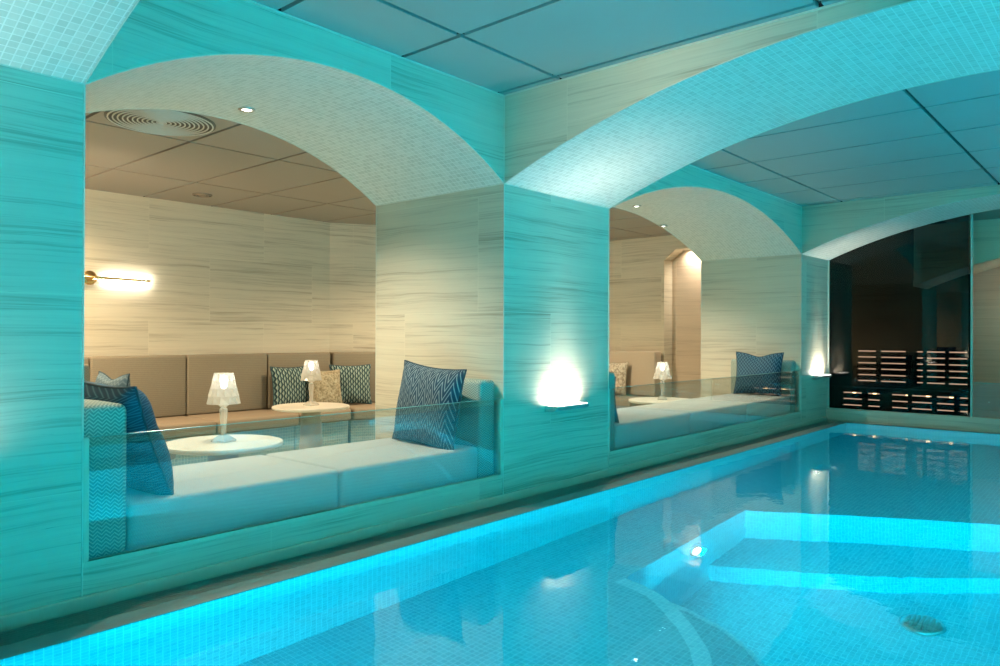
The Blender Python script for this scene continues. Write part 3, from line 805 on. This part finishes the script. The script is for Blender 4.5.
# passage to the right of the dark glass: a further arch and a stone wall
Yb = 11.2
w = MB(); w.quad((-.2, Yb, -.1), (HX, Yb, -.1), (HX, Yb, ZC), (-.2, Yb, ZC)); struct(w.build('wall_back', M['stone_warm']))
w = MB(); w.quad((.2, Y_WIN, -.02), (HX, Y_WIN, -.02), (HX, 12, -.02), (.2, 12, -.02)); struct(w.build('floor_passage', M['floor']))
mb = MB(); P = arch(.55, 4.6, .42, z0=1.52)
for (xa, za), (xb, zb) in zip(P, P[1:]):
    if xa > HX: continue
    mb.quad((xa, 10.0, za), (xb, 10.0, zb), (xb, 10.0, ZC), (xa, 10.0, ZC)); mb.quad((xa, 10.0, za), (xb, 10.0, zb), (xb, 10.9, zb), (xa, 10.9, za))
struct(mb.build('wall_cross_arch', M['stone']))
mb = MB()
for (xa, za), (xb, zb) in zip(P, P[1:]):
    for yy, hh in ((9.97, .07), (10.88, .06)):
        for q in (yy, yy + .03): mb.quad((xa, q, za), (xb, q, zb), (xb, q, zb + hh), (xa, q, za + hh))
        mb.quad((xa, yy, za), (xb, yy, zb), (xb, yy + .03, zb), (xa, yy + .03, za))
struct(mb.build('trim_arch_band', M['lip']))
area('passage_fill', (2.2, 10.3, 1.5), (R_(90), 0, R_(20)), 1.2, .3, 6.5, (1, .80, .58), PI)  # unseen warm fill added to brighten the passage wall
area('passage_fill', (2.6, 9.2, 2.2), (R_(25), 0, 0), 2.0, .1, 8, (.35, .95, .75), PI)  # unseen green-tinted fill added over the passage
t = thing('glass_balustrade', 'low glass pane on the end kerb right of the dark glass', 'glass panel', (1.38, Y_WIN, .128))
MB().box(.0, 2.6, -.005, .005, .0, .335).build('glass_pane', M['glass'], t)
MB().tube([(0, 0, .336), (2.6, 0, .336)], .004, 6).build('polished_edge', M['trim_edge'], t)

# ------------------------------------------------------------------ lights: pool lamp, added pool fills, added teal wash
def pool_lamp_or_fill(loc, rot, power, r=.22):
    area('underwater_lamp_or_fill', loc, rot, r, r, power, POOL, PI, 'DISK')  
for x, a in ((1.6, 0), (2.9, 16), (3.6, 30)): pool_lamp_or_fill((x, -.56, -.36), (R_(90), 0, R_(a)), 40)  # unseen lamps added at the near end to light the pool
pool_lamp_or_fill((.86, 3.78, -.87), (0, R_(-90), 0), 5, .08)
for x in (2.05, 2.8): pool_lamp_or_fill((x, 1.03, -1.0), (R_(90), 0, 0), 38, .15)  # unseen fills added to brighten the pit steps
pool_lamp_or_fill((3.1, 1.06, -1.0), (R_(90), 0, R_(42)), 120, .15)  # unseen fill added to brighten the left wall of the pit
for y, a in ((3.4, 26), (5.2, 35)): pool_lamp_or_fill((3.72, y, -.36), (R_(90), 0, R_(a)), 30)  # unseen fills added for the far stretch of pool wall
# unseen teal strip added on the opposite wall to wash the arches
cv = thing('teal_fill_strip', 'long added teal glow strip on the unseen wall opposite the arches', 'strip light', (HX, 3.5, 1.55))
MB().box(-.07, 0, -5, 5, -.02, 0).build('ledge', M['lip'], cv)
MB().box(-.07, -.06, -5, 5, 0, .03).build('lip', M['lip'], cv)
MB().box(-.05, -.02, -4.9, 4.9, .0, .012).build('fill_strip_core', M['teal_fill_glow'], cv)
area('teal_fill', (HX - .09, 3.6, 1.54), (0, R_(110), 0), .05, 9.4, 54, TEAL, R_(90))  # area light added for the teal wash on the arched wall
area('teal_fill', (HX - .12, 3.6, 1.50), (0, R_(-22), 0), .05, 9.4, 34, (0.0, .80, .92), R_(120))  # second added teal fill, brightens the opposite wall mirrored in the glass
hl = area('arch_face_fill', (1.15, 1.02, 2.18), (0, 0, 0), .3, .05, 2.0, (1, .86, .60), R_(54))  # unseen lamp added to brighten the front of the cross arch
hl.rotation_euler = (Vector((1.0, 3.1, 2.14)) - hl.location).to_track_quat('-Z', 'Y').to_euler()

# ------------------------------------------------------------------ world, camera, view
wd = bpy.data.worlds.new('world'); SC.world = wd; wd.use_nodes = True
wd.node_tree.nodes['Background'].inputs[0].default_value = (.01, .012, .012, 1)
F_, YAW, PIT, ROL, D_, HH = 744.5349, 41.2205, .1616, .1875, 2.7067, .92
yw, pi_, ro = R_(YAW), R_(PIT), R_(ROL)
Fv = Vector((-math.sin(yw) * math.cos(pi_), math.cos(yw) * math.cos(pi_), math.sin(pi_)))
Rv = Vector((math.cos(yw), math.sin(yw), 0)); Uv = Rv.cross(Fv)
Rv, Uv = Rv * math.cos(ro) + Uv * math.sin(ro), -Rv * math.sin(ro) + Uv * math.cos(ro)
cam = bpy.data.cameras.new('camera'); co = bpy.data.objects.new('camera', cam); COL.objects.link(co)
mt = Matrix((Rv, Uv, -Fv)).transposed().to_4x4(); mt.translation = Vector((D_, 0, HH)); co.matrix_world = mt
cam.sensor_fit = 'HORIZONTAL'; cam.sensor_width = 36; cam.lens = F_ * 36 / 1000; cam.clip_start = .02
SC.camera = co
SC.view_settings.view_transform = 'Standard'; SC.view_settings.look = 'None'; SC.view_settings.gamma = 1
SC.view_settings.use_curve_mapping = False; SC.view_settings.exposure = -.15
cy = SC.cycles
cy.max_bounces = 10; cy.diffuse_bounces = 5; cy.glossy_bounces = 5; cy.transmission_bounces = 8; cy.transparent_max_bounces = 16
cy.caustics_refractive = True; cy.caustics_reflective = True; cy.blur_glossy = .5; cy.sample_clamp_indirect = 6
cy.use_denoising = True
